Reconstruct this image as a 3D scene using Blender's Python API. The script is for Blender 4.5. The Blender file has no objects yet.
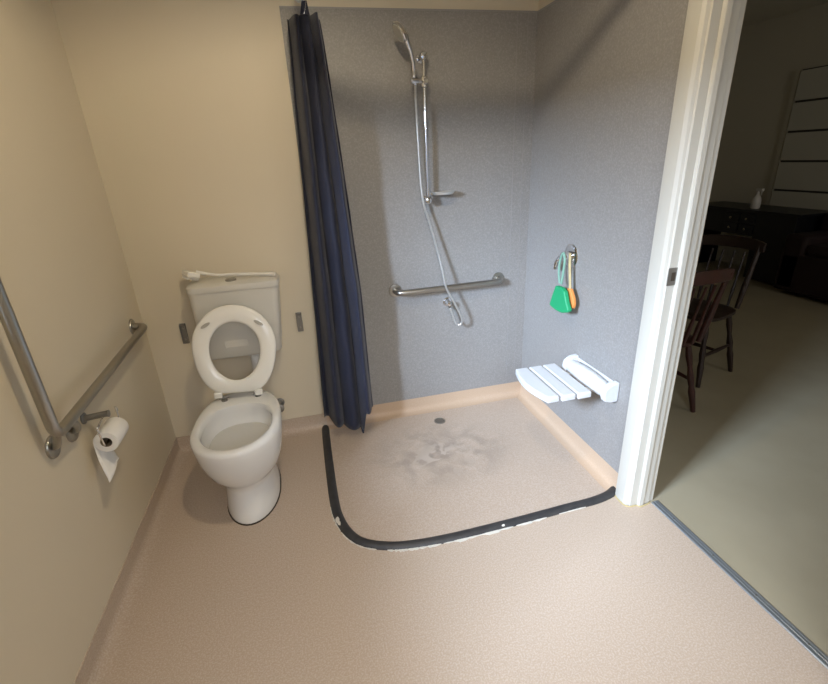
import bpy, bmesh, math, random
from mathutils import Vector, Matrix
random.seed(7)
PI = math.pi
sc = bpy.context.scene
col = sc.collection

# ------------------------------------------------------------------ camera
cd = bpy.data.cameras.new('camera'); cam = bpy.data.objects.new('camera', cd); col.objects.link(cam)
cd.sensor_width = 36.0; cd.lens = 456.366/828*36.0; cd.clip_start = 0.02
RX = (0.96876, -0.24354, -0.04675); RY = (0.13387, 0.35489, 0.92528); RZ = (-0.20875, -0.90263, 0.3764)
CP = (0.82675, -2.43419, 1.47941)
cam.matrix_world = Matrix(((RX[0], RY[0], RZ[0], CP[0]), (RX[1], RY[1], RZ[1], CP[1]), (RX[2], RY[2], RZ[2], CP[2]), (0, 0, 0, 1)))
sc.camera = cam

# ------------------------------------------------------------------ world, lights, exposure
w = bpy.data.worlds.new('world'); sc.world = w; w.use_nodes = True
bg = w.node_tree.nodes['Background']; bg.inputs[0].default_value = (0.62, 0.75, 1.0, 1); bg.inputs[1].default_value = 1.0

def area(name, loc, target, size, energy, color, sy=None, spread=None):
    ld = bpy.data.lights.new(name, 'AREA'); ld.energy = energy; ld.color = color; ld.size = size
    if sy: ld.shape = 'RECTANGLE'; ld.size_y = sy
    if spread: ld.spread = spread
    o = bpy.data.objects.new(name, ld); col.objects.link(o); o.location = loc
    o.rotation_euler = (Vector(target)-Vector(loc)).to_track_quat('-Z', 'Y').to_euler()
    return o
# daylight entering through the window in the left wall, beside the camera
area('daylight', (-1.55, -2.60, 2.25), (1.5, -0.1, 0.7), 0.75, 245, (0.68, 0.81, 1.0), 0.7, math.radians(130))
area('fill_behind', (1.15, -3.35, 1.85), (1.7, -1.8, 0.0), 0.9, 17, (0.97, 0.98, 1.0), 0.8, math.radians(95))  # added soft fill from behind the camera, through an invented front window
# added fill light in the next room, no window there, so the furniture shows
area('hall_fill', (4.6, -4.3, 1.6), (5.2, 1.0, 1.0), 1.4, 25, (1.0, 0.95, 0.90), 1.2)
# the ceiling lamp's light
LAMP = (0.98, -1.42, 2.40)
ld = bpy.data.lights.new('lamp_light', 'SPOT'); ld.energy = 32; ld.color = (1.0, 0.83, 0.58); ld.shadow_soft_size = 0.04
ld.spot_size = math.radians(175); ld.spot_blend = 0.3
lo = bpy.data.objects.new('lamp_light', ld); col.objects.link(lo); lo.location = (LAMP[0], LAMP[1], 2.33)

vs = sc.view_settings
vs.view_transform = 'Standard'; vs.look = 'None'; vs.exposure = 0.22; vs.gamma = 1.0; vs.use_curve_mapping = False

# ------------------------------------------------------------------ materials
def mat(name, c, rough=0.5, metal=0.0, spec=0.5, noise=None, bump=None, mottle=None, **kw):
    m = bpy.data.materials.new(name); m.use_nodes = True
    nt = m.node_tree; b = nt.nodes['Principled BSDF']
    b.inputs['Base Color'].default_value = (*c, 1); b.inputs['Roughness'].default_value = rough
    b.inputs['Metallic'].default_value = metal; b.inputs['Specular IOR Level'].default_value = spec
    for k, v in kw.items(): b.inputs[k.replace('_', ' ')].default_value = v
    tc = nt.nodes.new('ShaderNodeTexCoord'); last = None
    def layer(scale, amt, c2, last, lo=.35, hi=.65, det=3):
        n = nt.nodes.new('ShaderNodeTexNoise'); n.inputs['Scale'].default_value = scale; n.inputs['Detail'].default_value = det
        nt.links.new(tc.outputs['Object'], n.inputs['Vector'])
        r = nt.nodes.new('ShaderNodeMapRange'); r.inputs['From Min'].default_value = lo; r.inputs['From Max'].default_value = hi
        r.inputs['To Max'].default_value = amt
        nt.links.new(n.outputs['Fac'], r.inputs['Value'])
        x = nt.nodes.new('ShaderNodeMix'); x.data_type = 'RGBA'
        nt.links.new(r.outputs['Result'], x.inputs['Factor'])
        if last: nt.links.new(last, x.inputs['A'])
        else: x.inputs['A'].default_value = (*c, 1)
        x.inputs['B'].default_value = (*c2, 1)
        return x.outputs['Result']
    if mottle: last = layer(mottle[0], mottle[1], mottle[2], last)
    if noise: last = layer(noise[0], noise[1], noise[2], last, .45, .7, 1)
    if last: nt.links.new(last, b.inputs['Base Color'])
    if bump:
        n = nt.nodes.new('ShaderNodeTexNoise'); n.inputs['Scale'].default_value = bump[0]; n.inputs['Detail'].default_value = 2
        nt.links.new(tc.outputs['Object'], n.inputs['Vector'])
        bp = nt.nodes.new('ShaderNodeBump'); bp.inputs['Strength'].default_value = bump[1]; bp.inputs['Distance'].default_value = 0.002
        nt.links.new(n.outputs['Fac'], bp.inputs['Height']); nt.links.new(bp.outputs['Normal'], b.inputs['Normal'])
    m['_last'] = 0
    return m

M = {}
M['cream'] = mat('cream_paint', (0.69, 0.615, 0.475), 0.45, spec=.3, mottle=(1.5, .25, (0.65, 0.57, 0.44)), bump=(300, .15))
M['ceil'] = mat('ceiling_paint', (0.72, 0.68, 0.58), 0.8)
M['panel'] = mat('grey_wall_vinyl', (0.285, 0.274, 0.258), 0.42, spec=.4, noise=(150, .5, (0.375, 0.363, 0.348)), mottle=(70, .3, (0.232, 0.221, 0.210)), bump=(200, .2))
M['seam'] = mat('weld_seam', (0.315, 0.305, 0.295), 0.4)
M['floor'] = mat('speckled_floor_vinyl', (0.50, 0.395, 0.305), 0.42, spec=.35, noise=(190, .6, (0.61, 0.53, 0.44)), mottle=(90, .4, (0.42, 0.32, 0.235)), bump=(250, .25))
M['cove'] = mat('cove_vinyl', (0.53, 0.385, 0.265), 0.4, spec=.35, noise=(190, .4, (0.61, 0.48, 0.36)))
M['white_plastic'] = mat('white_plastic', (0.72, 0.71, 0.67), 0.3)
M['cistern'] = mat('cistern_plastic', (0.62, 0.60, 0.54), 0.32)
M['ceramic'] = mat('ceramic', (0.78, 0.77, 0.74), 0.1, Coat_Weight=.4)
M['seatwhite'] = mat('seat_plastic', (0.84, 0.82, 0.76), 0.18)
M['buffer'] = mat('grey_rubber', (0.42, 0.40, 0.34), 0.6)
M['chrome'] = mat('chrome', (0.75, 0.75, 0.75), 0.12, 1.0)
M['steel'] = mat('brushed_steel', (0.40, 0.385, 0.35), 0.33, 1.0)
M['dull'] = mat('dull_metal', (0.30, 0.29, 0.27), 0.45, 0.9)
M['hose'] = mat('hose_metal', (0.62, 0.62, 0.60), 0.3, .7)
M['rubber'] = mat('black_rubber', (0.028, 0.027, 0.028), 0.5, mottle=(30, .4, (0.06, 0.058, 0.055)))
M['residue'] = mat('white_adhesive', (0.62, 0.59, 0.52), 0.7)
M['grime'] = mat('grime', (0.05, 0.035, 0.02), 0.8)
M['curtain'] = mat('navy_fabric', (0.008, 0.011, 0.029), 0.7, noise=(350, .4, (0.017, 0.024, 0.060)), bump=(500, .4), Sheen_Weight=.15)
M['paper'] = mat('tissue_paper', (0.86, 0.84, 0.80), 0.9)
M['card'] = mat('cardboard', (0.25, 0.19, 0.13), 0.9)
M['green'] = mat('green_plastic', (0.012, 0.33, 0.13), 0.5)
M['greenpale'] = mat('pale_green_plastic', (0.22, 0.40, 0.31), 0.4)
M['orange'] = mat('orange_bristle', (0.75, 0.28, 0.07), 0.7)
M['tan'] = mat('tan_plastic', (0.50, 0.40, 0.20), 0.5)
M['frame'] = mat('door_frame_paint', (0.58, 0.56, 0.49), 0.35)
M['slat'] = mat('seat_slat_plastic', (0.66, 0.68, 0.70), 0.35)
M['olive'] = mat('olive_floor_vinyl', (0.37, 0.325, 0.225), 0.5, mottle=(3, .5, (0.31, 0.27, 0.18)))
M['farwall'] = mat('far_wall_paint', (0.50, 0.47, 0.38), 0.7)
M['board'] = mat('grey_board', (0.50, 0.49, 0.42), 0.6)
M['darkgap'] = mat('dark_gap', (0.05, 0.045, 0.04), 0.8)
M['redwood'] = mat('dark_red_wood', (0.045, 0.012, 0.009), 0.35, mottle=(12, .6, (0.022, 0.008, 0.006)))
M['darkwood'] = mat('dark_brown_wood', (0.020, 0.009, 0.006), 0.35)
M['blackwood'] = mat('black_wood', (0.005, 0.006, 0.008), 0.4)
M['maroon'] = mat('maroon_fabric', (0.012, 0.003, 0.003), 0.8)
M['knob'] = mat('brass_knob', (0.6, 0.55, 0.45), 0.25, 1)
M['bottle'] = mat('milky_bottle', (0.60, 0.58, 0.54), 0.3)
M['alu'] = mat('aluminium_strip', (0.42, 0.46, 0.50), 0.35, 0.8)
M['lampglass'] = mat('lamp_glass', (0.9, 0.88, 0.8), 0.4, Emission_Color=(1, .85, .6, 1), Emission_Strength=3.0)
M['water'] = mat('toilet_water', (0.60, 0.59, 0.55), 0.2)
def glaze_mat():
    m = bpy.data.materials.new('window_glass'); m.use_nodes = True; nt = m.node_tree; nt.nodes.clear()
    o = nt.nodes.new('ShaderNodeOutputMaterial'); t = nt.nodes.new('ShaderNodeBsdfTransparent'); t.inputs[0].default_value = (.95, .97, 1, 1)
    g = nt.nodes.new('ShaderNodeBsdfGlossy'); g.inputs['Roughness'].default_value = .02
    x = nt.nodes.new('ShaderNodeMixShader'); x.inputs[0].default_value = .05
    nt.links.new(t.outputs[0], x.inputs[1]); nt.links.new(g.outputs[0], x.inputs[2]); nt.links.new(x.outputs[0], o.inputs[0])
    return m
M['glaze'] = glaze_mat()

# shower tray vinyl: same vinyl, slightly darker, with an irregular dirty patch
def shower_mat():
    m = mat('shower_floor_vinyl', (0.49, 0.385, 0.30), 0.36, spec=.4, noise=(190, .6, (0.60, 0.52, 0.43)), mottle=(90, .4, (0.41, 0.31, 0.23)), bump=(250, .25))
    nt = m.node_tree; b = nt.nodes['Principled BSDF']; src = b.inputs['Base Color'].links[0].from_socket
    N = nt.nodes.new; L = nt.links.new
    tc = N('ShaderNodeTexCoord')
    def mask(cx, cy, sx, sy, scale, lo, hi, det, dist):
        mp = N('ShaderNodeMapping'); mp.inputs['Location'].default_value = (-cx/sx, -cy/sy, 0); mp.inputs['Scale'].default_value = (1/sx, 1/sy, 1)
        L(tc.outputs['Object'], mp.inputs['Vector'])
        ln = N('ShaderNodeVectorMath'); ln.operation = 'LENGTH'; L(mp.outputs[0], ln.inputs[0])
        fo = N('ShaderNodeMapRange'); fo.inputs['From Min'].default_value = 1; fo.inputs['From Max'].default_value = .1; L(ln.outputs['Value'], fo.inputs['Value'])
        n = N('ShaderNodeTexNoise'); n.inputs['Scale'].default_value = scale; n.inputs['Detail'].default_value = det; n.inputs['Distortion'].default_value = dist
        L(tc.outputs['Object'], n.inputs['Vector'])
        r = N('ShaderNodeMapRange'); r.inputs['From Min'].default_value = lo; r.inputs['From Max'].default_value = hi; L(n.outputs['Fac'], r.inputs['Value'])
        mu = N('ShaderNodeMath'); mu.operation = 'MULTIPLY'; L(fo.outputs[0], mu.inputs[0]); L(r.outputs[0], mu.inputs[1])
        return mu.outputs[0]
    def over(src, msk, c, amt):
        s = N('ShaderNodeMath'); s.operation = 'MULTIPLY'; s.inputs[1].default_value = amt; s.use_clamp = True; L(msk, s.inputs[0])
        x = N('ShaderNodeMix'); x.data_type = 'RGBA'; L(s.outputs[0], x.inputs['Factor']); L(src, x.inputs['A']); x.inputs['B'].default_value = (*c, 1)
        return x.outputs['Result']
    src = over(src, mask(1.40, -.47, .46, .32, 7, .36, .60, 5, 1.0), (0.25, 0.205, 0.165), .85)
    src = over(src, mask(1.38, -.50, .26, .20, 9, .50, .58, 2, 1.5), (0.52, 0.43, 0.35), .9)
    src = over(src, mask(1.45, -.50, .80, .60, 4, .50, .75, 5, 0.8), (0.47, 0.37, 0.28), .6)
    L(src, b.inputs['Base Color'])
    return m
M['shower'] = shower_mat()

# ------------------------------------------------------------------ helpers
def tag(o, label=None, cat=None, group=None, kind=None):
    if label: o['label'] = label
    if cat: o['category'] = cat
    if group: o['group'] = group
    if kind: o['kind'] = kind
    return o
def empty(name, loc, label, cat, rz=0, group=None):
    o = bpy.data.objects.new(name, None); col.objects.link(o); o.location = loc; o.rotation_euler = (0, 0, rz)
    o.empty_display_size = .05
    return tag(o, label, cat, group)
def obj(name, bm, m, parent=None, smooth=True, bevel=0, angle=40, segs=2, world=True, label=None):
    """link bm as one mesh object; coordinates in world space unless world=False"""
    me = bpy.data.meshes.new(name)
    bmesh.ops.recalc_face_normals(bm, faces=bm.faces[:])
    bm.to_mesh(me); bm.free()
    me.materials.append(M[m])
    o = bpy.data.objects.new(name, me); col.objects.link(o)
    if parent:
        o.parent = parent
        if world:
            a = Matrix.Identity(4); p = parent
            while p: 
                a = p.matrix_basis @ a if p is not parent else p.matrix_basis.copy(); break
            chain = []; p = parent
            while p: chain.append(p.matrix_basis.copy()); p = p.parent
            mw = Matrix.Identity(4)
            for c in reversed(chain): mw = mw @ c
            me.transform(mw.inverted())
    if smooth:
        for p in me.polygons: p.use_smooth = True
        me.set_sharp_from_angle(angle=math.radians(angle))
    if bevel:
        b = o.modifiers.new('bevel', 'BEVEL'); b.width = bevel; b.segments = segs; b.limit_method = 'ANGLE'; b.angle_limit = math.radians(35)
    if label: o['label'] = label
    return o
def top(name, bm, m, label, cat, group=None, **k):
    """one-mesh thing with its origin at its base centre"""
    xs = [v.co.x for v in bm.verts]; ys = [v.co.y for v in bm.verts]; zs = [v.co.z for v in bm.verts]
    c = Vector(((min(xs)+max(xs))/2, (min(ys)+max(ys))/2, min(zs)))
    bmesh.ops.translate(bm, verts=bm.verts[:], vec=-c)
    o = obj(name, bm, m, **k); o.location = c
    return tag(o, label, cat, group)
def struct(name, bm, m, **k):
    return tag(obj(name, bm, m, **k), kind='structure')
def B(): return bmesh.new()
def box(bm, x0, x1, y0, y1, z0, z1, mtx=None):
    v = [bm.verts.new((x, y, z)) for x in (x0, x1) for y in (y0, y1) for z in (z0, z1)]
    for f in ((0, 1, 3, 2), (4, 6, 7, 5), (0, 4, 5, 1), (2, 3, 7, 6), (0, 2, 6, 4), (1, 5, 7, 3)): bm.faces.new([v[i] for i in f])
    if mtx: bmesh.ops.transform(bm, matrix=mtx, verts=v)
    return bm
def loft(bm, rings, cap0=True, cap1=True, closed=True):
    R = [[bm.verts.new(p) for p in r] for r in rings]
    n = len(R[0])
    for a, b in zip(R, R[1:]):
        for i in range(n if closed else n-1):
            j = (i+1) % n; bm.faces.new((a[i], a[j], b[j], b[i]))
    if cap0: bm.faces.new(R[0][::-1])
    if cap1: bm.faces.new(R[-1])
    return bm
def smoothpath(pts, n=6):
    P = [Vector(p) for p in pts]; out = []
    for i in range(len(P)-1):
        p0 = P[max(i-1, 0)]; p1 = P[i]; p2 = P[i+1]; p3 = P[min(i+2, len(P)-1)]
        for k in range(n):
            t = k/n
            out.append(.5*((2*p1)+(-p0+p2)*t+(2*p0-5*p1+4*p2-p3)*t*t+(-p0+3*p1-3*p2+p3)*t**3))
    out.append(P[-1]); return out
def fillet(pts, r, n=6):
    P = [Vector(p) for p in pts]; out = [P[0]]
    for a, b, c in zip(P, P[1:], P[2:]):
        u = (a-b).normalized(); v = (c-b).normalized()
        s = b+u*r; e = b+v*r
        for k in range(n+1):
            t = k/n; out.append(s*(1-t)**2+b*2*t*(1-t)+e*t*t)
    out.append(P[-1]); return out
def tube(bm, pts, r, seg=12, cap=True, flat=None):
    P = [Vector(p) for p in pts]; n = len(P)
    rr = r if isinstance(r, (list, tuple)) else [r]*n
    rings = []; up = None
    for i, p in enumerate(P):
        t = (P[min(i+1, n-1)]-P[max(i-1, 0)]).normalized()
        if up is None:
            up = Vector((0, 0, 1)) if abs(t.z) < .9 else Vector((0, 1, 0))
        u = (up-t*up.dot(t)).normalized(); up = u; v = t.cross(u)
        f = flat or 1
        rings.append([p+u*math.cos(2*PI*k/seg)*rr[i]+v*math.sin(2*PI*k/seg)*rr[i]*f for k in range(seg)])
    return loft(bm, rings, cap, cap)
def lathe(bm, base, axis, prof, seg=24):
    """prof: list of (distance along axis, radius)"""
    a = Vector(axis).normalized(); up = Vector((0, 0, 1)) if abs(a.z) < .9 else Vector((1, 0, 0))
    u = (up-a*up.dot(a)).normalized(); v = a.cross(u); b = Vector(base)
    return loft(bm, [[b+a*d+(u*math.cos(2*PI*k/seg)+v*math.sin(2*PI*k/seg))*max(r, 1e-4) for k in range(seg)] for d, r in prof])
def prism(bm, poly, d0, d1, axis='z'):
    f = {'z': lambda p, d: (p[0], p[1], d), 'y': lambda p, d: (p[0], d, p[1]), 'x': lambda p, d: (d, p[0], p[1])}[axis]
    return loft(bm, [[f(p, d0) for p in poly], [f(p, d1) for p in poly]])

# ------------------------------------------------------------------ the room
W = 2.095; T = 0.105; H = 2.42; YB = -3.05; CV = 0.089; JX = W+T
DY0, DY1 = -1.10, -2.06       # door opening in the right wall
struct('floor', box(B(), -.1, W+.085, YB, 0, -.05, 0), 'floor', smooth=False)
struct('ceiling', box(B(), -.1, JX, YB-.1, .1, H, H+.05), 'ceil', smooth=False)
struct('wall_back', box(B(), -.1, W+.0, 0, .1, -.05, H), 'cream', smooth=False)
bm = B(); box(bm, -.1, .60, YB-.1, YB, -.05, H); box(bm, 1.70, JX, YB-.1, YB, -.05, H); box(bm, .60, 1.70, YB-.1, YB, -.05, 1.1); box(bm, .60, 1.70, YB-.1, YB, 2.05, H)
struct('wall_front', bm, 'cream', smooth=False)
bm = B()
for a in ((.60, .64, 1.1, 2.05), (1.66, 1.70, 1.1, 2.05), (.60, 1.70, 1.1, 1.14), (.60, 1.70, 2.01, 2.05), (1.13, 1.17, 1.1, 2.05)): box(bm, a[0], a[1], YB-.07, YB-.03, a[2], a[3])
wf2 = struct('fill_window', bm, 'frame', smooth=False)  # unseen window, added as an opening for the fill light
obj('pane', box(B(), .64, 1.66, YB-.052, YB-.048, 1.14, 2.01), 'glaze', wf2, smooth=False)
bm = B(); WY0, WY1, WZ0, WZ1 = -2.30, -1.26, 1.00, 1.88
box(bm, -.1, 0, WY1, 0, -.05, H); box(bm, -.1, 0, YB, WY0, -.05, H); box(bm, -.1, 0, WY0, WY1, -.05, WZ0); box(bm, -.1, 0, WY0, WY1, WZ1, H)
struct('wall_left', bm, 'cream', smooth=False)
bm = B(); box(bm, W, JX, DY0+.005, .1, -.05, H); box(bm, W, JX, YB, DY1-.005, -.05, H); box(bm, W, JX, DY1-.005, DY0+.005, 2.045, H)
struct('wall_right', bm, 'cream', smooth=False)
# window beside the camera
bm = B(); f = .04
for a in ((WY0, WY0+f, WZ0, WZ1), (WY1-f, WY1, WZ0, WZ1), (WY0, WY1, WZ0, WZ0+f), (WY0, WY1, WZ1-f, WZ1), (-1.80, -1.76, WZ0, WZ1)):
    box(bm, -.07, -.03, *a)
wf = struct('window_1', bm, 'frame', smooth=False)
obj('pane', box(B(), -.052, -.048, WY0+f, WY1-f, WZ0+f, WZ1-f), 'glaze', wf, smooth=False)

# grey vinyl wall lining of the shower (back and right walls), welded seams
PX = 0.868; PH = 2.10
bm = B(); box(bm, PX, W, -.004, 0, CV-.01, PH)
pb = struct('trim_1', bm, 'panel', smooth=False); pb['label'] = 'grey vinyl wall lining on shower back wall'
bm = B(); tube(bm, [(1.985, -.004, CV), (1.985, -.004, PH)], .0015, 6); tube(bm, [(2.04, -.004, CV), (2.04, -.004, PH)], .0012, 6)
obj('weld_seam', bm, 'seam', pb)
bm = B(); box(bm, W-.004, W, DY0+.10, -.0, CV-.01, PH)
pr = struct('trim_2', bm, 'panel', smooth=False); pr['label'] = 'grey vinyl wall lining on shower side wall'
# thin capping on top of the lining
bm = B(); box(bm, PX, W, -.006, 0, PH, PH+.006); box(bm, W-.006, W, DY0+.10, 0, PH, PH+.006)
struct('trim_3', bm, 'seam', smooth=False)

# coved skirting: floor vinyl turned up the walls
prof = [(0, CV), (.0045, CV), (.0045, .034), (.008, .022), (.015, .012), (.025, .005), (.045, .0012), (.06, 0.0006), (.06, -.01), (0, -.01)]
def cove(name, m, a, b, nrm):
    a = Vector(a); b = Vector(b); n = Vector(nrm)
    loftb = loft(B(), [[p+n*d+Vector((0, 0, z)) for d, z in prof] for p in (a, b)])
    return struct(name, loftb, m, angle=60)
cove('baseboard_left', 'floor', (0, 0, 0), (0, YB, 0), (1, 0, 0))
cove('baseboard_back', 'floor', (0, 0, 0), (.83, 0, 0), (0, -1, 0))
cove('baseboard_shower_back', 'cove', (.83, 0, 0.001), (W, 0, 0.001), (0, -1, 0))
cove('baseboard_right', 'cove', (W, 0, 0.001), (W, DY0+.09, 0.001), (-1, 0, 0))

# shower floor inside the barrier
inner = [(.83, -.03), (.83, -.45), (.832, -.70), (.845, -.80), (.875, -.88), (.92, -.94), (.99, -.985), (1.08, -1.01), (1.277, -1.025), (1.6, -1.02), (1.85, -1.013), (2.05, -1.0), (W-.001, -.985)]
poly = inner+[(W-.001, -.002), (.83, -.002)]
struct('floor_shower', prism(B(), poly, -.01, .0018), 'shower', smooth=False)

# rubber water barrier
cl = smoothpath([(x, y, 0) for x, y in [(.815, -.012), (.812, -.15), (.810, -.436), (.812, -.68), (.822, -.79), (.852, -.89), (.905, -.962), (.985, -1.005), (1.09, -1.032), (1.27, -1.044), (1.55, -1.040), (1.80, -1.030), (1.95, -1.025), (2.04, -1.008), (2.088, -.985)]], 5)
def sweep(path, prof2, zoff=0):
    rings = []
    for i, p in enumerate(path):
        t = (path[min(i+1, len(path)-1)]-path[max(i-1, 0)]).normalized(); n = Vector((-t.y, t.x, 0))   # n: inward
        rings.append([p+n*d+Vector((0, 0, z+zoff)) for d, z in prof2])
    return rings
dome = [(-.022, -.002), (-.022, .002), (-.017, .009), (-.008, .0145), (0, .016), (.008, .0145), (.017, .009), (.022, .002), (.022, -.002)]
strip = top('water_barrier_strip', loft(B(), sweep(cl, dome)), 'rubber', 'curved black rubber water barrier strip glued on the floor around the shower', 'barrier strip', angle=60)
# torn white adhesive along the outer edge
bm = B(); rnd = random.Random(3)
def residue(i0, i1, wmax, seed):
    r = random.Random(seed); a = []; b = []
    sub = []
    for i in range(i0, i1):
        for k in range(4): sub.append(cl[i].lerp(cl[i+1], k/4))
    for i, p in enumerate(sub):
        t = (sub[min(i+1, len(sub)-1)]-sub[max(i-1, 0)]).normalized(); n = Vector((t.y, -t.x, 0))
        e = min(1, i/3, (len(sub)-1-i)/3)
        a.append(p+n*.019); b.append(p+n*(.0225+e*wmax*.75*r.random()**1.3))
    va = [bm.verts.new((p.x, p.y, .0045)) for p in a]; vb = [bm.verts.new((p.x, p.y, .0022)) for p in b]; vc = [bm.verts.new((p.x, p.y, 0.0002)) for p in b]; vd = [bm.verts.new((p.x, p.y, 0.0002)) for p in a]
    for i in range(len(a)-1):
        bm.faces.new((va[i], va[i+1], vb[i+1], vb[i])); bm.faces.new((vb[i], vb[i+1], vc[i+1], vc[i])); bm.faces.new((vd[i], vd[i+1], va[i+1], va[i])); bm.faces.new((vc[i], vc[i+1], vd[i+1], vd[i]))
for a in ((16, 24, .008, 1), (24, 34, .006, 2), (36, 44, .014, 3), (44, 50, .016, 4), (50, 53, .010, 5), (54, 58, .004, 6)): residue(*a)
obj('adhesive_residue', bm, 'residue', strip, smooth=False, label='torn white adhesive residue along the strip')
bm = B()
for (i, s) in ((21, .011), (22, .008), (49, .005)):
    p = cl[i]; rr = random.Random(i)
    t = (cl[i+1]-cl[i-1]).normalized(); n = Vector((t.y, -t.x, 0))
    pts = [(p+n*(.012+s*math.sin(a)*.8)+t*s*1.7*math.cos(a)*(.7+.5*rr.random())) for a in [k*PI/4 for k in range(8)]]
    zz = lambda q: .0165-max(0, (q-p).dot(n)-.004)**1.0*.62+.001
    loft(bm, [[(q.x, q.y, zz(q)-.004) for q in pts], [(q.x, q.y, zz(q)) for q in pts]])
obj('adhesive_fleck', bm, 'residue', strip, smooth=False, label='white flecks stuck on the strip')

# floor drain
dr = empty('floor_drain', (1.485, -.165, .0018), 'small round metal drain in the shower floor near the back wall', 'drain')
obj('drain_rim', lathe(B(), (1.485, -.165, .0018), (0, 0, 1), [(0, .034), (.002, .034), (.003, .031), (.002, .026), (.0005, .026)], 32), 'steel', dr)
bm = B(); lathe(bm, (1.485, -.165, .0018), (0, 0, 1), [(0, .026), (.001, .026), (.0012, .004), (.0012, .0001)], 24)
obj('drain_grate', bm, 'dull', dr, label='dark slotted grate')
bm = B()
for k in range(-3, 4):
    h = math.sqrt(.022**2-(k*.006)**2); box(bm, 1.485+k*.006-.0012, 1.485+k*.006+.0012, -.165-h, -.165+h, .003, .0042)
obj('grate_bars', bm, 'steel', dr, smooth=False)

# ------------------------------------------------------------------ doorway
zt = 2.045
df = struct('door_1', prism(B(), [(W-.034, -1.030), (W-.036, -1.036), (W-.036, -1.078), (W-.030, -1.090), (W-.020, -1.095), (W-.018, -1.101), (W+.016, -1.101), (W+.018, -1.110), (W+.021, -1.113), (W+.040, -1.113), (W+.043, -1.108), (W+.075, -1.105), (W+.078, -1.098), (W+.100, -1.098), (W+.104, -1.094), (W+.104, -1.060), (W+.118, -1.058), (W+.118, -.985), (W+.105, -.985), (W+.105, -1.085), (W, -1.085), (W, -1.015), (W-.032, -1.018)], 0.0015, zt), 'frame', angle=25, bevel=.001)
df['label'] = 'painted door frame with rebate'
bm = B()
prism(bm, [(W-.038, -2.15), (W+.125, -2.15), (W+.125, -2.052), (W+.069, -2.052), (W+.066, -2.036), (W+.033, -2.036), (W+.030, -2.055), (W-.038, -2.055)], .0015, zt)
obj('far_jamb', bm, 'frame', df, smooth=False)
bm = B(); box(bm, W-.038, W+.125, -2.15, -1.003, zt, zt+.09)
obj('door_head', bm, 'frame', df, smooth=False)
# strike plate
sk = obj('strike_plate', box(B(), W-.020, W+.016, -1.1035, -1.1005, 1.005, 1.070), 'dull', df, smooth=False, bevel=.001, label='dark metal strike plate on the rebate')
bm = B(); box(bm, W-.006, W+.010, -1.1045, -1.1030, 1.022, 1.053)
obj('latch_hole', bm, 'grime', sk, smooth=False, label='dark latch opening')
# grimy joint at the foot of the frame
bm = B(); tube(bm, smoothpath([(W-.034, -1.022, .001), (W-.038, -1.035, .001), (W-.038, -1.08, .001), (W-.022, -1.102, .001), (W+.014, -1.105, .001), (W+.022, -1.116, .001), (W+.045, -1.114, .001), (W+.078, -1.108, .001)], 4), .0035, 6)
obj('foot_sealant', bm, 'tan', df, label='yellowed sealant at the foot')
# threshold strip
bm = B(); X0 = W+.085
prism(bm, [(X0, .0005), (X0+.004, .004), (X0+.010, .0045), (X0+.012, .0036), (X0+.016, .0036), (X0+.018, .0048), (X0+.022, .0048), (X0+.024, .0036), (X0+.028, .0036), (X0+.030, .0045), (X0+.036, .004), (X0+.040, .0005)], -2.15, -1.108, 'y')
ts = top('threshold_strip', bm, 'alu', 'grey ribbed metal threshold strip across the doorway floor', 'threshold strip', smooth=False)
for y in (-1.22, -1.42, -1.60, -1.78): obj('screw', lathe(B(), (X0+.020, y, .0036), (0, 0, 1), [(0, .004), (.0018, .0035), (.002, .001)], 10), 'dull', ts)

# ------------------------------------------------------------------ the dim room beyond the doorway
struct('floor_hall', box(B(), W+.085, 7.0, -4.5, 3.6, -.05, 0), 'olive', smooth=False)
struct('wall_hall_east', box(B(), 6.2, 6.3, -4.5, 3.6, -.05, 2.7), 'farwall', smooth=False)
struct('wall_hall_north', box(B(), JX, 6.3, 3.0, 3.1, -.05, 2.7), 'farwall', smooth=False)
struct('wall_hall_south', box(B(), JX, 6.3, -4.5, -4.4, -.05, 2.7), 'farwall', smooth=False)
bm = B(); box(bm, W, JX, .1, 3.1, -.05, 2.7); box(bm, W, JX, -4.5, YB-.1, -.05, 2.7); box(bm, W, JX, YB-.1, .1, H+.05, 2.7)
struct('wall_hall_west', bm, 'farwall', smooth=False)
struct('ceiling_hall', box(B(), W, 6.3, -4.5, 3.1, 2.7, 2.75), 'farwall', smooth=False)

# wide horizontal board panel on the far wall
pn = empty('board_panel', (6.19, .6, .70), 'tall grey panel of wide horizontal boards on the far wall of the next room', 'wall panel')
ED = 1.93
obj('backing', box(B(), 6.188, 6.199, -.9, ED, .55, 2.135), 'darkgap', pn, smooth=False)
bm = B()
zs = [.62, .93, 1.235, 1.535, 1.83, 2.135]
for a, b in zip(zs, zs[1:]): box(bm, 6.165, 6.188, -.9, ED, a+.011, b-.011)
obj('boards', bm, 'board', pn, smooth=False, bevel=.003)
struct('trim_4', box(B(), 6.175, 6.2, ED+.012, ED+.060, 0, 2.135), 'farwall', smooth=False)

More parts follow.
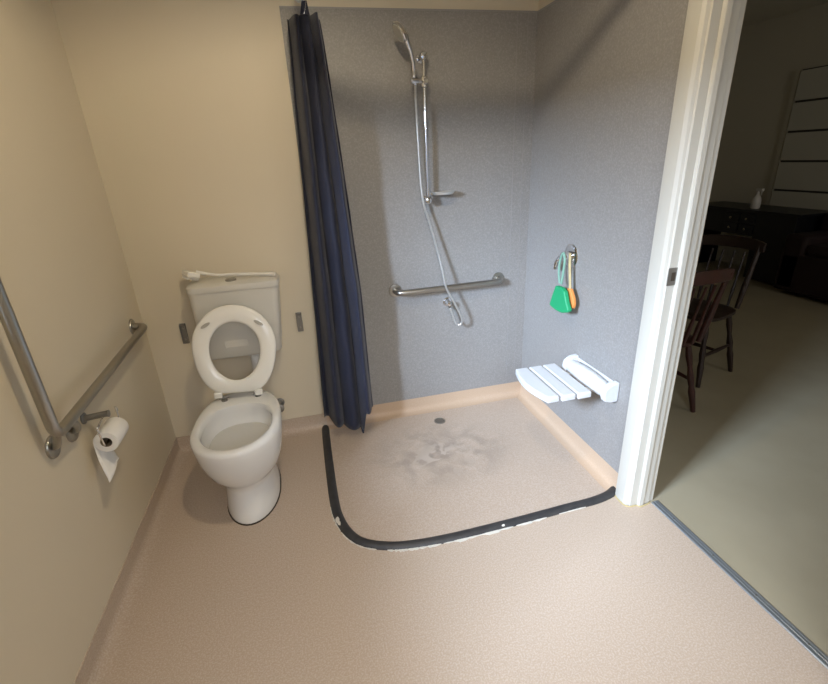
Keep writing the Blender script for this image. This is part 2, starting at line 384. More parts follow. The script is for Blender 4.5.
# desk
DX = 5.70
dk = empty('desk', (6.0, 1.75, 0), 'black wooden desk with two rows of small drawer knobs against the far wall', 'desk')
obj('desk_top', box(B(), DX-.03, 6.16, 1.17, 2.55, .735, .760), 'blackwood', dk, smooth=False, bevel=.004)
obj('desk_body', box(B(), DX, 6.14, 1.22, 1.66, .02, .735), 'blackwood', dk, smooth=False, bevel=.004)
obj('desk_apron', box(B(), DX+.01, 6.14, 1.66, 2.50, .47, .735), 'blackwood', dk, smooth=False, bevel=.004)
obj('desk_side', box(B(), DX+.01, 6.14, 2.47, 2.51, 0, .735), 'blackwood', dk, smooth=False)
for (y, z) in ((1.96, .655), (1.96, .545), (1.76, .655), (1.76, .545)):
    d = obj('drawer', box(B(), DX-.004, DX+.02, y-.09, y+.09, z-.048, z+.048), 'blackwood', dk, smooth=False, bevel=.003)
    obj('knob', lathe(B(), (DX-.004, y, z), (-1, 0, 0), [(0, .006), (.008, .006), (.012, .013), (.020, .013), (.025, .005)], 12), 'knob', d, label='small bright knob')

# spray bottle on the desk
sb = empty('spray_bottle', (5.80, 1.79, .76), 'milky white trigger spray bottle standing on the black desk', 'spray bottle')
x, y, z = 5.80, 1.79, .76
obj('bottle_body', lathe(B(), (x, y, z), (0, 0, 1), [(0, .040), (.01, .046), (.09, .046), (.12, .036), (.145, .018), (.165, .014)], 20), 'bottle', sb)
bm = B(); box(bm, x-.014, x+.014, y-.055, y+.022, z+.185, z+.215); lathe(bm, (x, y, z+.165), (0, 0, 1), [(0, .017), (.022, .015)], 14)
hd = obj('spray_head', bm, 'bottle', sb, bevel=.004)
obj('trigger', tube(B(), smoothpath([(x, y-.035, z+.19), (x, y-.045, z+.17), (x, y-.038, z+.145)], 4), .005, 8), 'bottle', sb)

# dark red upholstered cabinet / sofa beside the desk
so = empty('sofa', (5.95, .30, 0), 'dark maroon low sofa in the next room right of the black desk', 'sofa')
obj('sofa_base', box(B(), 5.50, 6.14, -.55, 1.15, .04, .42), 'maroon', so, bevel=.03, segs=3)
obj('backrest', box(B(), 5.92, 6.15, -.55, 1.15, .40, .76), 'maroon', so, bevel=.04, segs=3)
for y in (-.45, 1.04): obj('armrest', box(B(), 5.50, 6.12, y-.11, y+.11, .05, .60), 'maroon', so, bevel=.04, segs=3)
for y0, y1 in ((-.33, .29), (.30, .92)): obj('seat_cushion', box(B(), 5.51, 5.93, y0, y1, .42, .52), 'maroon', so, bevel=.03, segs=3)

# spindle-back chairs
def chair(loc, rz, label, wood):
    c = empty('dining_chair', loc, label, 'chair', rz, 'dark wooden chairs in the next room')
    K = dict(world=False)
    # local frame: +y is the back of the chair
    bm = B(); pts = [(.20*math.copysign(abs(math.cos(a))**.55, math.cos(a)), .19*math.copysign(abs(math.sin(a))**.55, math.sin(a))) for a in [2*PI*k/28 for k in range(28)]]
    loft(bm, [[(x*.95, y*.95, .425) for x, y in pts], [(x, y, .435) for x, y in pts], [(x, y, .452) for x, y in pts], [(x*.93, y*.93, .460) for x, y in pts], [(x*.5, y*.5, .452) for x, y in pts]])
    obj('seat', bm, wood, c, **K)
    for sx in (-1, 1):
        for sy in (-1, 1):
            a = Vector((sx*.145, sy*.13, .43)); b = Vector((sx*.205, sy*.20, 0))
            obj('leg', tube(B(), [a.lerp(b, t) for t in (0, .2, .35, .5, .62, .7, 1)], [.014, .019, .013, .020, .015, .020, .013], 12), wood, c, **K)
    for sx in (-1, 1): obj('stretcher', tube(B(), [(sx*.178, -.165, .20), (sx*.178, 0, .20), (sx*.178, .165, .20)], [.009, .014, .009], 10), wood, c, **K)
    obj('stretcher', tube(B(), [(-.178, 0, .20), (0, 0, .20), (.178, 0, .20)], [.009, .014, .009], 10), wood, c, **K)
    def bk(u, z):       # the back leans outward and curves
        return Vector((u, .165+(z-.45)*.22+.04*(1-(u/.2)**2), z))
    for u in (-.165, .165):
        obj('back_post', tube(B(), [bk(u, .45), bk(u*1.03, .60), bk(u*1.06, .72), bk(u*1.1, .86)], [.015, .019, .014, .014], 12), wood, c, **K)
    for u in (-.10, -.035, .035, .10):
        obj('spindle', tube(B(), [bk(u, .45), bk(u, .56), bk(u, .62), bk(u, .80)], [.008, .012, .008, .007], 8), wood, c, **K)
    bm = B(); rings = []
    for k in range(13):
        u = -.215+.43*k/12; h = .036*(1-.25*(abs(u)/.215)**4); zc = .845+.012*(1-(u/.215)**2)
        p = bk(u, zc); rings.append([p+Vector((0, dy, dz)) for dy, dz in ((-.011, -h), (.011, -h), (.013, 0), (.011+.004, h), (-.009+.004, h), (-.012, 0))])
    loft(bm, rings); obj('top_rail', bm, wood, c, bevel=.003, **K)
    return c
chair((2.735, -.34, 0), PI*1.0, 'nearer dark red spindle-back wooden chair, half hidden behind the door frame', 'redwood')
chair((3.33, -.05, 0), PI*1.5+.30, 'farther dark brown spindle-back wooden chair with its whole leg in view', 'darkwood')

# ------------------------------------------------------------------ toilet
def oval(cy, hw, yf, yb, z, cx=.442, n=40, ef=2.0, eb=2.6):
    pts = []
    for k in range(n):
        a = 2*PI*k/n; s, c = math.sin(a), math.cos(a)
        if s < 0: e = ef; ry = cy-yf
        else: e = eb; ry = yb-cy
        pts.append((cx+hw*math.copysign(abs(c)**(2/e), c), cy+ry*math.copysign(abs(s)**(2/e), s), z))
    return pts
pan = empty('toilet', (.442, -.5, 0), 'white ceramic toilet with its seat raised standing against the cream wall', 'toilet')
C0 = -.57
outer = [oval(-.5, .120, -.716, -.255, 0.003), oval(-.5, .122, -.718, -.25, .018), oval(-.5, .117, -.710, -.25, .05), oval(-.5, .113, -.692, -.245, .11), oval(-.5, .113, -.688, -.24, .150),
         oval(-.5, .118, -.695, -.24, .178), oval(-.53, .140, -.722, -.24, .208), oval(-.55, .160, -.750, -.24, .245), oval(-.56, .173, -.770, -.24, .29), oval(C0, .181, -.786, -.24, .335), oval(C0, .187, -.797, -.24, .38),
         oval(C0, .189, -.802, -.238, .412), oval(C0, .187, -.800, -.239, .425), oval(C0, .180, -.792, -.245, .4315), oval(C0, .170, -.780, -.27, .4325), oval(C0, .157, -.764, -.350, .431),
         oval(C0, .150, -.755, -.372, .424), oval(C0, .148, -.752, -.378, .400), oval(C0, .151, -.754, -.374, .388), oval(C0, .142, -.744, -.384, .35), oval(C0, .128, -.724, -.40, .31),
         oval(-.56, .098, -.680, -.42, .275), oval(-.55, .075, -.63, -.44, .245), oval(-.54, .05, -.60, -.46, .215)]
bm = loft(B(), outer)
obj('pan', bm, 'ceramic', pan, angle=50)
obj('bowl_water', loft(B(), [oval(C0, .134, -.733, -.393, .328), oval(C0, .134, -.733, -.393, .330)]), 'water', pan)
obj('floor_sealant', loft(B(), [oval(-.5, .125, -.722, -.24, 0.0006), oval(-.5, .1235, -.7195, -.245, .005), oval(-.5, .108, -.70, -.25, .005)], cap1=True), 'grime', pan, label='dark grime line around the foot')
# seat, raised and leaning back on the cistern
def seat_ring(a, hw, r_top, r_bot, n=48):
    return (hw*math.cos(a), (r_top if math.sin(a) > 0 else r_bot)*math.sin(a))
so_ = []; si_ = []
N = 56
for k in range(N):
    a = 2*PI*k/N; s, c = math.sin(a), math.cos(a)
    hwb = .190*(abs(c)**(1 if s > 0 else .60))*(1 if c >= 0 else -1)
    yo = .230+ (.197*s if s > 0 else -.232*min(1, abs(s)**1.15))
    pass
    yo = max(yo, .004+.006*abs(c))
    so_.append((hwb, yo))
    si_.append((.114*c, .215+(.130 if s > 0 else .150)*s))
TH = .020
def seat_pt(u, v, h): # u across, v along seat from the hinge, h thickness towards front
    ro = math.radians(-4.0); u, v = u*math.cos(ro)-v*math.sin(ro), u*math.sin(ro)+v*math.cos(ro)
    ln = math.radians(15)
    return (.434+u, -.322+v*math.sin(ln)-h*math.cos(ln), .460+v*math.cos(ln)+h*math.sin(ln)*1)
def ringat(o, i, t, h):
    return [seat_pt(a[0]*(1-t)+b[0]*t, a[1]*(1-t)+b[1]*t, h) for a, b in zip(o, i)]
rings = [ringat(so_, si_, 0.03, 0), ringat(so_, si_, 0, .005), ringat(so_, si_, .02, .013), ringat(so_, si_, .15, .019), ringat(so_, si_, .5, .021), ringat(so_, si_, .85, .018), ringat(so_, si_, .98, .012), ringat(so_, si_, 1, .004), ringat(so_, si_, .96, 0)]
bm = B(); loft(bm, rings, False, False)
R0 = rings[0]; 
bm.verts.ensure_lookup_table(); n = len(so_); L_ = len(rings)
for k in range(n):
    j = (k+1) % n; bm.faces.new((bm.verts[k], bm.verts[(L_-1)*n+k], bm.verts[(L_-1)*n+j], bm.verts[j]))
st = obj('toilet_seat', bm, 'seatwhite', pan, angle=50)
for u, rz in ((-.118, .55), (.118, -.55)):      # rubber buffers under the seat
    bm = B(); pts = []
    for k in range(14):
        a = 2*PI*k/14; du, dv = .024*math.cos(a), .008*math.sin(a)
        pts.append((u+du*math.cos(rz)-dv*math.sin(rz), .335+du*math.sin(rz)+dv*math.cos(rz)))
    loft(bm, [[seat_pt(a, b, .014) for a, b in pts], [seat_pt(a, b, .027) for a, b in pts]])
    obj('seat_buffer', bm, 'buffer', st, label='grey rubber seat buffer')
for u in (-.092, .092):
    bm = B(); p = Vector(seat_pt(u, .004, .008))
    box(bm, p.x-.018, p.x+.018, p.y-.014, p.y+.012, p.z-.018, p.z+.010)
    obj('hinge_lug', bm, 'seatwhite', st, bevel=.004)
for u in (-.078, .078):
    bm = B(); p = Vector((.442+u, -.325, .4325))
    lathe(bm, p, (0, 0, 1), [(0, .015), (.006, .015), (.009, .009), (.016, .008)], 16)
    tube(bm, [p+Vector((-.022, 0, .017)), p+Vector((.022, 0, .017))], .0065, 10)
    obj('seat_hinge', bm, 'dull', pan, label='dark metal seat hinge')

# cistern
ct = empty('cistern', (.478, -.09, .575), 'off-white plastic cistern mounted on the wall behind the toilet', 'cistern')
def rrect(x0, x1, y0, y1, z, r, n=5):
    pts = []
    for cx, cy, a0 in ((x1-r, y1-r, 0), (x0+r, y1-r, PI/2), (x0+r, y0+r, PI), (x1-r, y0+r, 1.5*PI)):
        for k in range(n+1): pts.append((cx+r*math.cos(a0+PI/2*k/n), cy+r*math.sin(a0+PI/2*k/n), z))
    return pts
YF = -.170
obj('cistern_tank', loft(B(), [rrect(.292, .642, YF+.022, -.003, .578, .03), rrect(.280, .653, YF+.010, -.003, .592, .035), rrect(.272, .674, YF+.002, -.003, .78, .035), rrect(.270, .687, YF, -.003, .925, .035)]), 'cistern', ct)
obj('cistern_lid', loft(B(), [rrect(.266, .691, YF-.005, -.003, .926, .038), rrect(.264, .693, YF-.008, -.003, .936, .038), rrect(.266, .691, YF-.005, -.003, .955, .038), rrect(.280, .678, YF+.010, -.005, .966, .035), rrect(.33, .63, YF+.05, -.03, .969, .03)]), 'cistern', ct)
bt = obj('flush_button', lathe(B(), (.470, -.125, .967), (0, 0, 1), [(0, .026), (.006, .026), (.009, .022), (.008, .018), (.010, .017), (.011, .004)], 24), 'steel', ct, label='round chrome dual flush button')
# embossed panel on the tank front
bm = B(); box(bm, .385, .50, YF+.0065, YF+.02, .635, .685); obj('front_plate', bm, 'cistern', ct, bevel=.004)
# flush pipe
bm = B(); tube(bm, smoothpath([(.505, -.08, .58), (.505, -.08, .50), (.500, -.085, .43), (.475, -.12, .375), (.45, -.19, .36), (.442, -.26, .36)], 6), .023, 16)
obj('flush_pipe', bm, 'white_plastic', ct); 
obj('pipe_nut', lathe(B(), (.505, -.08, .582), (0, 0, -1), [(0, .032), (.028, .032), (.034, .026)], 10), 'white_plastic', ct, angle=20)

# long-handled white brush lying on the cistern lid
br = empty('toilet_brush', (.45, -.08, .972), 'white long-handled cleaning brush lying on top of the cistern', 'brush')
bm = B(); tube(bm, smoothpath([(.315, -.075, 1.012), (.36, -.080, 1.000), (.42, -.080, .988), (.47, -.080, .986), (.56, -.105, .984), (.645, -.135, .982), (.680, -.150, .980)], 5), [.011]+[.009]*4+[.007]*10+[.0085]*10+[.010]*6, 12, flat=.8)
obj('handle', bm, 'seatwhite', br)
mt = Matrix.Translation((.290, -.085, 1.004)) @ Matrix.Rotation(.55, 4, 'Z') @ Matrix.Rotation(.35, 4, 'Y')
obj('brush_head', box(B(), -.030, .030, -.040, .040, -.010, .016, mt), 'seatwhite', br, bevel=.007, segs=3)
bm = B()
for i in range(6):
    for j in range(8):
        bp_ = mt @ Vector((-.022+i*.0088, -.032+j*.0091, -.01)); tube(bm, [bp_, mt @ Vector((-.024+i*.0095, -.034+j*.0096, -.022))], .0022, 5)
obj('bristles', bm, 'seatwhite', br, smooth=False)['kind'] = 'stuff'

# wall sockets for a fold-down rail
def socket(x, z, tilt, label):
    e = empty('wall_bracket', (x, 0, z), label, 'wall bracket', 0, 'bracket plates beside the cistern')
    bm = B(); box(bm, x-.015, x+.015, -.005, 0, z-.055, z+.055); obj('back_plate', bm, 'dull', e, bevel=.0015)
    bm = B(); box(bm, x-.014, x-.010, -.016, -.005, z-.050, z+.050); box(bm, x+.010, x+.014, -.016, -.005, z-.050, z+.050); box(bm, x-.014, x+.014, -.016, -.005, z+.046, z+.050)
    obj('channel', bm, 'dull', e, smooth=False)
    for dz in (.03, -.03): obj('screw', lathe(B(), (x, -.005, z+dz), (0, -1, 0), [(0, .006), (.003, .005), (.0035, .001)], 12), 'steel', e)
socket(.176, .688, 0, 'narrow grey metal bracket plate on the wall left of the cistern')
socket(.757, .675, 0, 'narrow grey metal bracket plate on the wall right of the cistern')

# stop valve low on the wall
sv = empty('stop_valve', (.582, -.003, .20), 'small dark metal water stop valve on the wall right of the toilet', 'valve')
bm = B(); lathe(bm, (.582, -.0, .208), (0, -1, 0), [(0, .026), (.004, .026), (.008, .012), (.04, .012), (.045, .016), (.065, .016)], 18); obj('valve_body', bm, 'dull', sv)
bm = B(); lathe(bm, (.582, -.065, .208), (0, -1, 0), [(0, .022), (.006, .025), (.016, .025), (.020, .018)], 12); obj('valve_knob', bm, 'dull', sv, angle=25)

# ------------------------------------------------------------------ grab rails
def flange(bm, p, n, r=.037):
    return lathe(bm, p, n, [(0, r), (.003, r), (.007, r*.93), (.009, r*.70), (.009, .016)], 28)
g = empty('grab_rail', (1.6, 0, .78), 'straight brushed steel grab rail low on the grey shower wall', 'grab rail')
y = -.068
obj('bar', tube(B(), fillet([(1.296, -.004, .789), (1.296, y, .789), (1.912, y, .793), (1.912, -.004, .793)], .045, 8), .0160, 18), 'steel', g)
obj('flange', flange(B(), (1.296, -.004, .789), (0, -1, 0)), 'steel', g); obj('flange', flange(B(), (1.912, -.004, .793), (0, -1, 0)), 'steel', g)

g = empty('grab_rail', (0, -.65, .70), 'angled steel grab rail with a vertical arm on the left wall beside the toilet', 'grab rail')
d = .058
obj('bar', tube(B(), fillet([(0, -.150, .800), (d, -.150, .800), (d, -1.078, .772), (d, -1.082, 1.42), (0, -1.082, 1.42)], .045, 8), .0165, 18), 'steel', g)
obj('flange', flange(B(), (0, -.150, .800), (1, 0, 0)), 'steel', g)
obj('flange', flange(B(), (0, -1.082, 1.42), (1, 0, 0)), 'steel', g)
obj('support', tube(B(), smoothpath([(d-.003, -1.066, .785), (d-.014, -1.055, .752), (.022, -1.03, .718), (0, -1.014, .706)], 5), .0115, 14), 'steel', g)
obj('flange', flange(B(), (0, -1.014, .706), (1, 0, 0)), 'steel', g)
obj('support', tube(B(), smoothpath([(d-.002, -1.000, .774), (d-.008, -.955, .745), (.028, -.910, .702), (0, -.893, .688)], 5), .0115, 14), 'steel', g)
obj('flange', flange(B(), (0, -.893, .688), (1, 0, 0)), 'steel', g)

# toilet roll holder and roll
h = empty('roll_holder', (0, -.80, .68), 'small metal toilet roll holder arm on the left wall under the rail', 'roll holder')
obj('back_plate', lathe(B(), (0, -.800, .682), (1, 0, 0), [(0, .021), (.004, .021), (.007, .016)], 18), 'dull', h)
obj('arm', tube(B(), [(.004, -.800, .682), (.070, -.790, .682), (.078, -.790, .682)], [.011, .011, .013], 14), 'dull', h)
_ = Vector((.068, -.852, .598)); ax1 = Vector((.068, -.722, .598))
obj('hanger', tube(B(), fillet([(.062, -.792, .680), (.062, -.868, .664), (.068, -.868, .600), (.068, -.86, .598), (.068, -.71, .598), (.068, -.705, .66)], .004, 3), .0030, 8), 'chrome', h)
obj('screw', lathe(B(), (.062, -.862, .668), (0, -1, 0), [(0, .006), (.006, .006), (.008, .003)], 12), 'chrome', h)
obj('end_tip', tube(B(), [(.068, -.705, .645), (.068, -.705, .665)], .005, 8), 'chrome', h)
tr = empty('toilet_roll', (.068, -.787, .56), 'nearly used white toilet roll with a sheet hanging from it', 'toilet roll')
prof_r = [(0, .019), (0, .038), (.003, .040), (.107, .040), (.11, .038), (.11, .019)]
bm = B(); base = Vector((.068, -.852, .602)); seg = 28
Rr = [[base+Vector((math.cos(2*PI*k/seg)*r, dd, math.sin(2*PI*k/seg)*r)) for k in range(seg)] for dd, r in prof_r]
Rr.append(Rr[0]); 
vr = [[bm.verts.new(p) for p in r] for r in Rr[:-1]]; vr.append(vr[0])
for a, b in zip(vr, vr[1:]):
    for k in range(seg): bm.faces.new((a[k], a[(k+1) % seg], b[(k+1) % seg], b[k]))
obj('paper', bm, 'paper', tr)
bm = B(); vr = [[bm.verts.new(base+Vector((math.cos(2*PI*k/seg)*r, dd, math.sin(2*PI*k/seg)*r))) for k in range(seg)] for dd, r in [(.001, .019), (.001, .0178), (.109, .0178), (.109, .019)]]; vr.append(vr[0])
for a, b in zip(vr, vr[1:]):
    for k in range(seg): bm.faces.new((a[k], a[(k+1) % seg], b[(k+1) % seg], b[k]))
obj('cardboard_core', bm, 'card', tr, label='brown cardboard core')
bm = B(); rows = []
shp = [(.026, .630, -.842, -.732), (.026, .600, -.842, -.732), (.030, .565, -.843, -.735), (.034, .530, -.846, -.745), (.040, .497, -.858, -.755), (.044, .468, -.868, -.768)]
shp = [(.068+.041*math.cos(a), .602+.041*math.sin(a), -.852, -.742) for a in (2.2, 2.6, 3.0)]+[(.028, .575, -.855, -.745), (.034, .545, -.868, -.755), (.046, .515, -.886, -.770), (.060, .492, -.905, -.785), (.068, .480, -.920, -.796)]
for x_, z_, ya, yb_ in shp:
    rows.append([Vector((x_+.003*math.sin(t*5), ya+(yb_-ya)*t, z_+(.018*t if z_ < .49 else 0))) for t in [q/6 for q in range(7)]])
va = [[bm.verts.new(p) for p in r] for r in rows]
for a, b in zip(va, va[1:]):
    for k in range(6): bm.faces.new((a[k], a[k+1], b[k+1], b[k]))
sh = obj('hanging_sheet', bm, 'paper', tr); so2 = sh.modifiers.new('thick', 'SOLIDIFY'); so2.thickness = .0012

# ------------------------------------------------------------------ shower rail, handset, hose
s = empty('shower_rail', (1.49, 0, 1.26), 'chrome vertical shower riser rail on the grey back wall', 'shower rail')
rx = 1.489; ry = -.060
obj('rail', tube(B(), [(rx, ry, 1.268), (rx, ry, 1.905)], .0095, 16), 'chrome', s)
for z_ in (1.908, 1.265):
    bm = B(); lathe(bm, (rx, -.004, z_), (0, -1, 0), [(0, .020), (.004, .020), (.008, .013), (.045, .013), (.050, .019), (.062, .020), (.070, .015), (.073, .004)], 20)
    obj('rail_bracket', bm, 'chrome', s)
sl = obj('slider', lathe(B(), (rx, ry, 1.778), (0, 0, 1), [(0, .014), (.004, .019), (.044, .019), (.048, .014)], 18), 'chrome', s)
bm = B(); tube(bm, [(rx, ry, 1.803), (rx-.035, ry-.012, 1.808)], .008, 10); lathe(bm, (rx-.028, ry-.012, 1.805), Vector((-1, -.25, .05)), [(0, .011), (.004, .014), (.042, .014), (.046, .010)], 16)
obj('handset_cradle', bm, 'chrome', sl)
obj('slider_knob', lathe(B(), (rx, ry-.019, 1.802), (0, -1, 0), [(0, .012), (.012, .014), (.018, .010)], 14), 'chrome', sl)
# soap tray
tm = B(); lathe(tm, (rx, ry, 1.288), (0, 0, 1), [(0, .016), (.022, .016)], 16); box(tm, rx, rx+.03, ry-.010, ry+.010, 1.292, 1.300)
tray = obj('tray_clamp', tm, 'chrome', s, bevel=.001)
pts = []
for k in range(28):
    a = 2*PI*k/28; pts.append((rx+.082+.062*math.copysign(abs(math.cos(a))**.7, math.cos(a)), ry+.010+.040*math.copysign(abs(math.sin(a))**.7, math.sin(a))))
cxm = sum(p[0] for p in pts)/28; cym = sum(p[1] for p in pts)/28
sc_ = lambda f: [(cxm+(a-cxm)*f, cym+(b-cym)*f) for a, b in pts]
obj('soap_tray', loft(B(), [[(a, b, 1.289) for a, b in sc_(.85)], [(a, b, 1.300) for a, b in sc_(1)], [(a, b, 1.304) for a, b in sc_(1)], [(a, b, 1.294) for a, b in sc_(.84)]]), 'hose', tray, label='small shallow soap tray')

hs = empty('hand_shower', (1.443, -.075, 1.80), 'chrome hand shower in its cradle with a hose down to the wall outlet', 'hand shower')
hp = smoothpath([(1.441, -.073, 1.790), (1.434, -.078, 1.835), (1.427, -.095, 1.875), (1.414, -.115, 1.915), (1.396, -.135, 1.945), (1.384, -.150, 1.972), (1.374, -.156, 1.982)], 5)
obj('handle', tube(B(), hp, [.011+.004*(i/len(hp)) for i in range(len(hp))], 14), 'chrome', hs)
hc = Vector((1.366, -.158, 1.985)); an = Vector((-.80, -.05, -.52)).normalized()
hd = obj('shower_head', lathe(B(), hc-an*.012, an, [(0, .012), (.004, .030), (.014, .043), (.024, .046), (.028, .044), (.0285, .004)], 28), 'chrome', hs)
obj('spray_face', lathe(B(), hc+an*.016, an, [(0, .038), (.002, .037), (.0022, .001)], 24), 'buffer', hd, label='grey spray face')
hose = smoothpath([(1.441, -.073, 1.795), (1.444, -.058, 1.74), (1.449, -.048, 1.642), (1.453, -.045, 1.508), (1.457, -.045, 1.366), (1.468, -.05, 1.243), (1.497, -.055, 1.139), (1.533, -.07, .985), (1.552, -.088, .875), (1.563, -.096, .809), (1.584, -.090, .762), (1.617, -.085, .700), (1.653, -.080, .625), (1.664, -.075, .580), (1.645, -.068, .560), (1.622, -.062, .585), (1.608, -.058, .635), (1.600, -.052, .668)], 8)
hr = [.0068 if i % 2 else .0058 for i in range(len(hose))]
obj('hose', tube(B(), hose, hr, 10), 'hose', hs)
wo = empty('hose_outlet', (1.599, 0, .66), 'small chrome hose outlet elbow on the shower wall under the rail', 'water outlet')
bm = B(); lathe(bm, (1.598, -.004, .690), (0, -1, 0), [(0, .026), (.004, .026), (.009, .018), (.045, .016), (.055, .013), (.058, .004)], 22)
obj('outlet_body', bm, 'chrome', wo); obj('outlet_nut', lathe(B(), (1.598, -.046, .688), (0, -.1, -1), [(0, .011), (.022, .011), (.026, .008)], 6), 'chrome', wo, angle=20)

# ------------------------------------------------------------------ mixer tap with brushes
WX = W-.004
mx = empty('mixer_tap', (W, -.45, .95), 'round chrome shower mixer tap on the grey side wall with brushes on it', 'tap')
mc = Vector((WX, -.464, .996))
obj('cover_plate', lathe(B(), mc, (-1, 0, 0), [(0, .057), (.003, .057), (.007, .052), (.009, .030)], 32), 'chrome', mx)
obj('tap_body', lathe(B(), mc, (-1, 0, 0), [(.006, .024), (.045, .022), (.052, .019), (.054, .004)], 24), 'chrome', mx)
obj('lever', tube(B(), smoothpath([mc+Vector((-.045, .0, 0)), mc+Vector((-.052, .030, -.020)), mc+Vector((-.056, .042, -.045)), mc+Vector((-.058, .044, -.070))], 5), [.013]*4+[.011]*8+[.009]*4, 12), 'chrome', mx)

gb = empty('hand_brush', (2.03, -.50, .73), 'green plastic hand brush hanging from the mixer tap', 'brush')
bx = WX-.066
def yz(pts, x): return [(x, a, b) for a, b in pts]
bm = B(); tube(bm, smoothpath(yz([(-.486, .870), (-.474, .905), (-.470, .95), (-.480, .995), (-.498, 1.020), (-.514, .995), (-.512, .95), (-.507, .905), (-.500, .870)], bx), 4), .0058, 8)
obj('handle', bm, 'greenpale', gb, label='pale green loop handle')
poly = [(-.470, .856), (-.520, .858), (-.550, .846), (-.572, .800), (-.598, .765), (-.590, .752), (-.540, .735), (-.490, .733), (-.440, .738), (-.424, .746), (-.444, .800)]
obj('brush_head', prism(B(), poly, bx-.014, bx+.010, 'x'), 'green', gb, bevel=.005, segs=2)
bo = empty('scrubbing_brush', (2.05, -.57, .74), 'tan-handled orange scrubbing brush hanging half behind the green brush', 'brush')
bx2 = WX-.040
obj('handle', tube(B(), smoothpath(yz([(-.515, 1.020), (-.518, .97), (-.526, .92), (-.535, .87), (-.540, .84)], bx2), 4), .0085, 10, flat=.7), 'tan', bo, label='tan handle')
poly = [(-.525, .855), (-.550, .855), (-.580, .815), (-.588, .785), (-.580, .765), (-.548, .758), (-.528, .79)]
obj('brush_head', prism(B(), poly, bx2-.008, bx2+.010, 'x'), 'orange', bo, bevel=.004)

# ------------------------------------------------------------------ fold-down shower seat
ss = empty('shower_bench', (1.9, -.72, .44), 'white slatted fold-down shower seat fixed on the grey side wall', 'shower seat')
def slat(xb0, xb1, xf0, xf1, y0, y1, bow0=0, n=8):
    # bowed outer edge for the first slat
    pts = [(xb0-bow0*math.sin(PI*(k/n))+(xf0-xb0)*k/n, y0+(y1-y0)*k/n) for k in range(n+1)]
    pts += [(xf1+(xb1-xf1)*k/n, y1+(y0-y1)*k/n) for k in range(n+1)]
    c = Vector((sum(p[0] for p in pts)/len(pts), sum(p[1] for p in pts)/len(pts)))
    return loft(B(), [[(x, y, .452) for x, y in pts], [(x, y, .476) for x, y in pts], [(c.x+(x-c.x)*.90, c.y+(y-c.y)*.975, .481) for x, y in pts]])
obj('slat', slat(1.770, 1.832, 1.775, 1.828, -.560, -.872, .030), 'slat', ss, bevel=.003)
obj('slat', slat(1.842, 1.908, 1.840, 1.905, -.562, -.878), 'slat', ss, bevel=.003)
obj('slat', slat(1.918, 1.984, 1.916, 1.980, -.562, -.882), 'slat', ss, bevel=.003)
for y_ in (-.63, -.80):
    obj('cross_bar', box(B(), 1.78, 2.05, y_-.014, y_+.014, .438, .4515), 'white_plastic', ss, bevel=.003)
bm = B(); rings = []
for k in range(15):
    t = k/14; yy = -.600-.295*t; r = .034+.011*math.sin(PI*t)
    rings.append([(2.048+r*math.cos(a)*.85, yy, .476+r*math.sin(a)*.95) for a in [2*PI*q/20 for q in range(20)]])
obj('hinge_housing', loft(bm, rings), 'slat', ss)
for y_ in (-.592, -.905):
    pts = [(WX, .428), (2.055, .428), (2.022, .440), (2.014, .470), (2.022, .502), (2.050, .520), (WX, .524)]
    obj('end_bracket', prism(B(), pts, y_-.016, y_+.016, 'y'), 'slat', ss, bevel=.007, segs=3)
obj('wall_plate', box(B(), WX-.006, WX, -.915, -.582, .436, .512), 'slat', ss, bevel=.003)

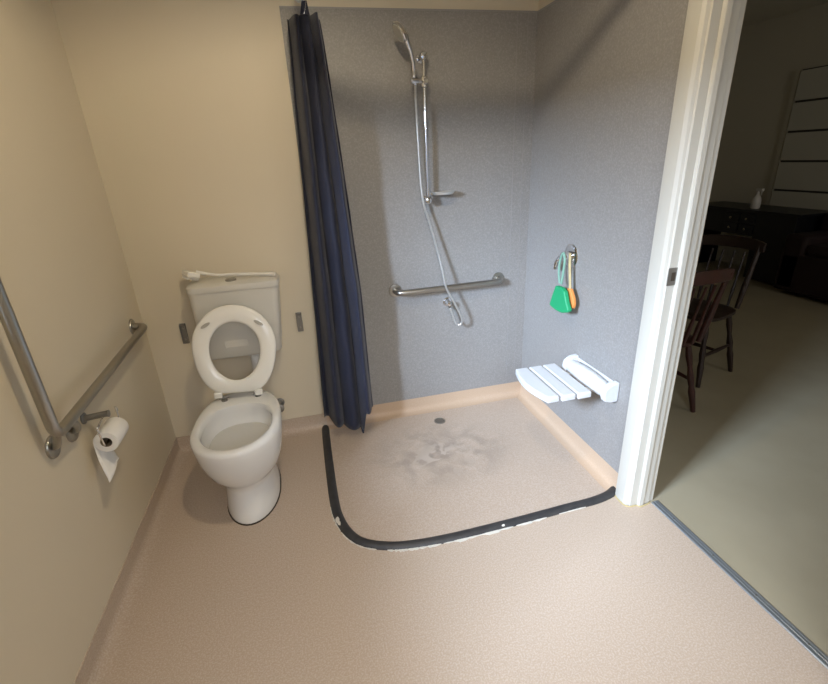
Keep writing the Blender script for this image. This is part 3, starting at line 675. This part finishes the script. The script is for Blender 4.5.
# ------------------------------------------------------------------ curtain rail and curtain
crz = 2.145
cr = empty('curtain_rail', (.93, -.5, crz), 'white shower curtain rail hung above the shower edge', 'curtain rail')
obj('rail', tube(B(), fillet([(.955, -.006, crz), (.955, -1.03, crz), (W-.008, -1.03, crz)], .22, 10), .015, 12), 'white_plastic', cr)
obj('rail_socket', lathe(B(), (.955, -.001, crz), (0, -1, 0), [(0, .026), (.004, .026), (.014, .017)], 18), 'white_plastic', cr)
obj('rail_socket', lathe(B(), (W-.001, -1.03, crz), (-1, 0, 0), [(0, .026), (.004, .026), (.014, .017)], 18), 'white_plastic', cr)
cu = empty('shower_curtain', (.95, -.16, .1), 'navy blue fabric shower curtain gathered against the back wall', 'curtain')
NC = 160
def foldrow(t):
    row = []
    xl = .893-.074*t; xr = 1.020+.056*min(1, t*1.6)**.8+.018*t
    for i in range(NC+1):
        s_ = i/NC
        zb = .125-.075*min(1, s_/.80)
        if s_ > .80: zb = .050+.145*min(1, (s_-.80)/.035)
        z = 2.036-.010*s_-.02*max(0, s_-.9)*4-(2.036-zb)*t
        ph = s_*PI*2*3.2+.35*math.sin(2.6*t+1)
        fold = math.sin(ph)+.25*math.sin(2*ph+1+t)
        x = xl+(xr-xl)*s_+(.016+.006*t)*math.cos(ph*.97+.6)*math.sin(PI*s_)
        y = -.125-.085*s_ + fold*(.045+.016*t)*(.8+.3*math.sin(s_*5+2)) + .004*math.sin(z*9+s_*11)+.003*math.sin(z*23+s_*31)
        y = min(y, -.024)
        row.append(Vector((x, y, z)))
    return row
bm = B(); NR = 60
rows = [[bm.verts.new(p) for p in foldrow(j/NR)] for j in range(NR+1)]
for a, b in zip(rows, rows[1:]):
    for k in range(NC): bm.faces.new((a[k], a[k+1], b[k+1], b[k]))
o = obj('curtain_cloth', bm, 'curtain', cu, angle=80); sd = o.modifiers.new('thick', 'SOLIDIFY'); sd.thickness = .0015
obj('loose_corner', loft(B(), [[(1.000, -.16, .115), (1.030, -.16, .12), (1.030, -.155, .12), (1.000, -.155, .115)], [(1.020, -.162, .010), (1.028, -.162, .005), (1.028, -.158, .005), (1.020, -.158, .010)]]), 'curtain', cu, smooth=False)
for i, (x_, y_) in enumerate(((.958, -.20), (.958, -.14), (.958, -.08))):
    hk = obj('curtain_hook', tube(B(), smoothpath([(x_, y_, 2.030), (x_+.010, y_, 2.060), (x_+.009, y_, 2.085), (x_, y_, 2.095), (x_-.004, y_, 2.120), (x_-.014, y_, 2.150), (x_-.004, y_, 2.167), (x_+.013, y_, 2.155)], 4), .0022, 8), 'chrome', cu)
    obj('hook_tab', prism(B(), [(x_-.016, 2.028), (x_+.022, 2.028), (x_+.016, 2.075), (x_-.004, 2.075)], y_-.002, y_+.002, 'y'), 'curtain', cu, smooth=False)

# ------------------------------------------------------------------ ceiling lamp
cl_ = empty('ceiling_lamp', LAMP, 'round opal ceiling lamp above the shower entrance', 'lamp')
obj('lamp_base', lathe(B(), (LAMP[0], LAMP[1], H), (0, 0, -1), [(0, .12), (.018, .12), (.022, .11)], 32), 'white_plastic', cl_)
obj('lamp_shade', lathe(B(), (LAMP[0], LAMP[1], H-.02), (0, 0, -1), [(0, .11), (.02, .105), (.035, .08), (.042, .04), (.044, .002)], 32), 'lampglass', cl_)
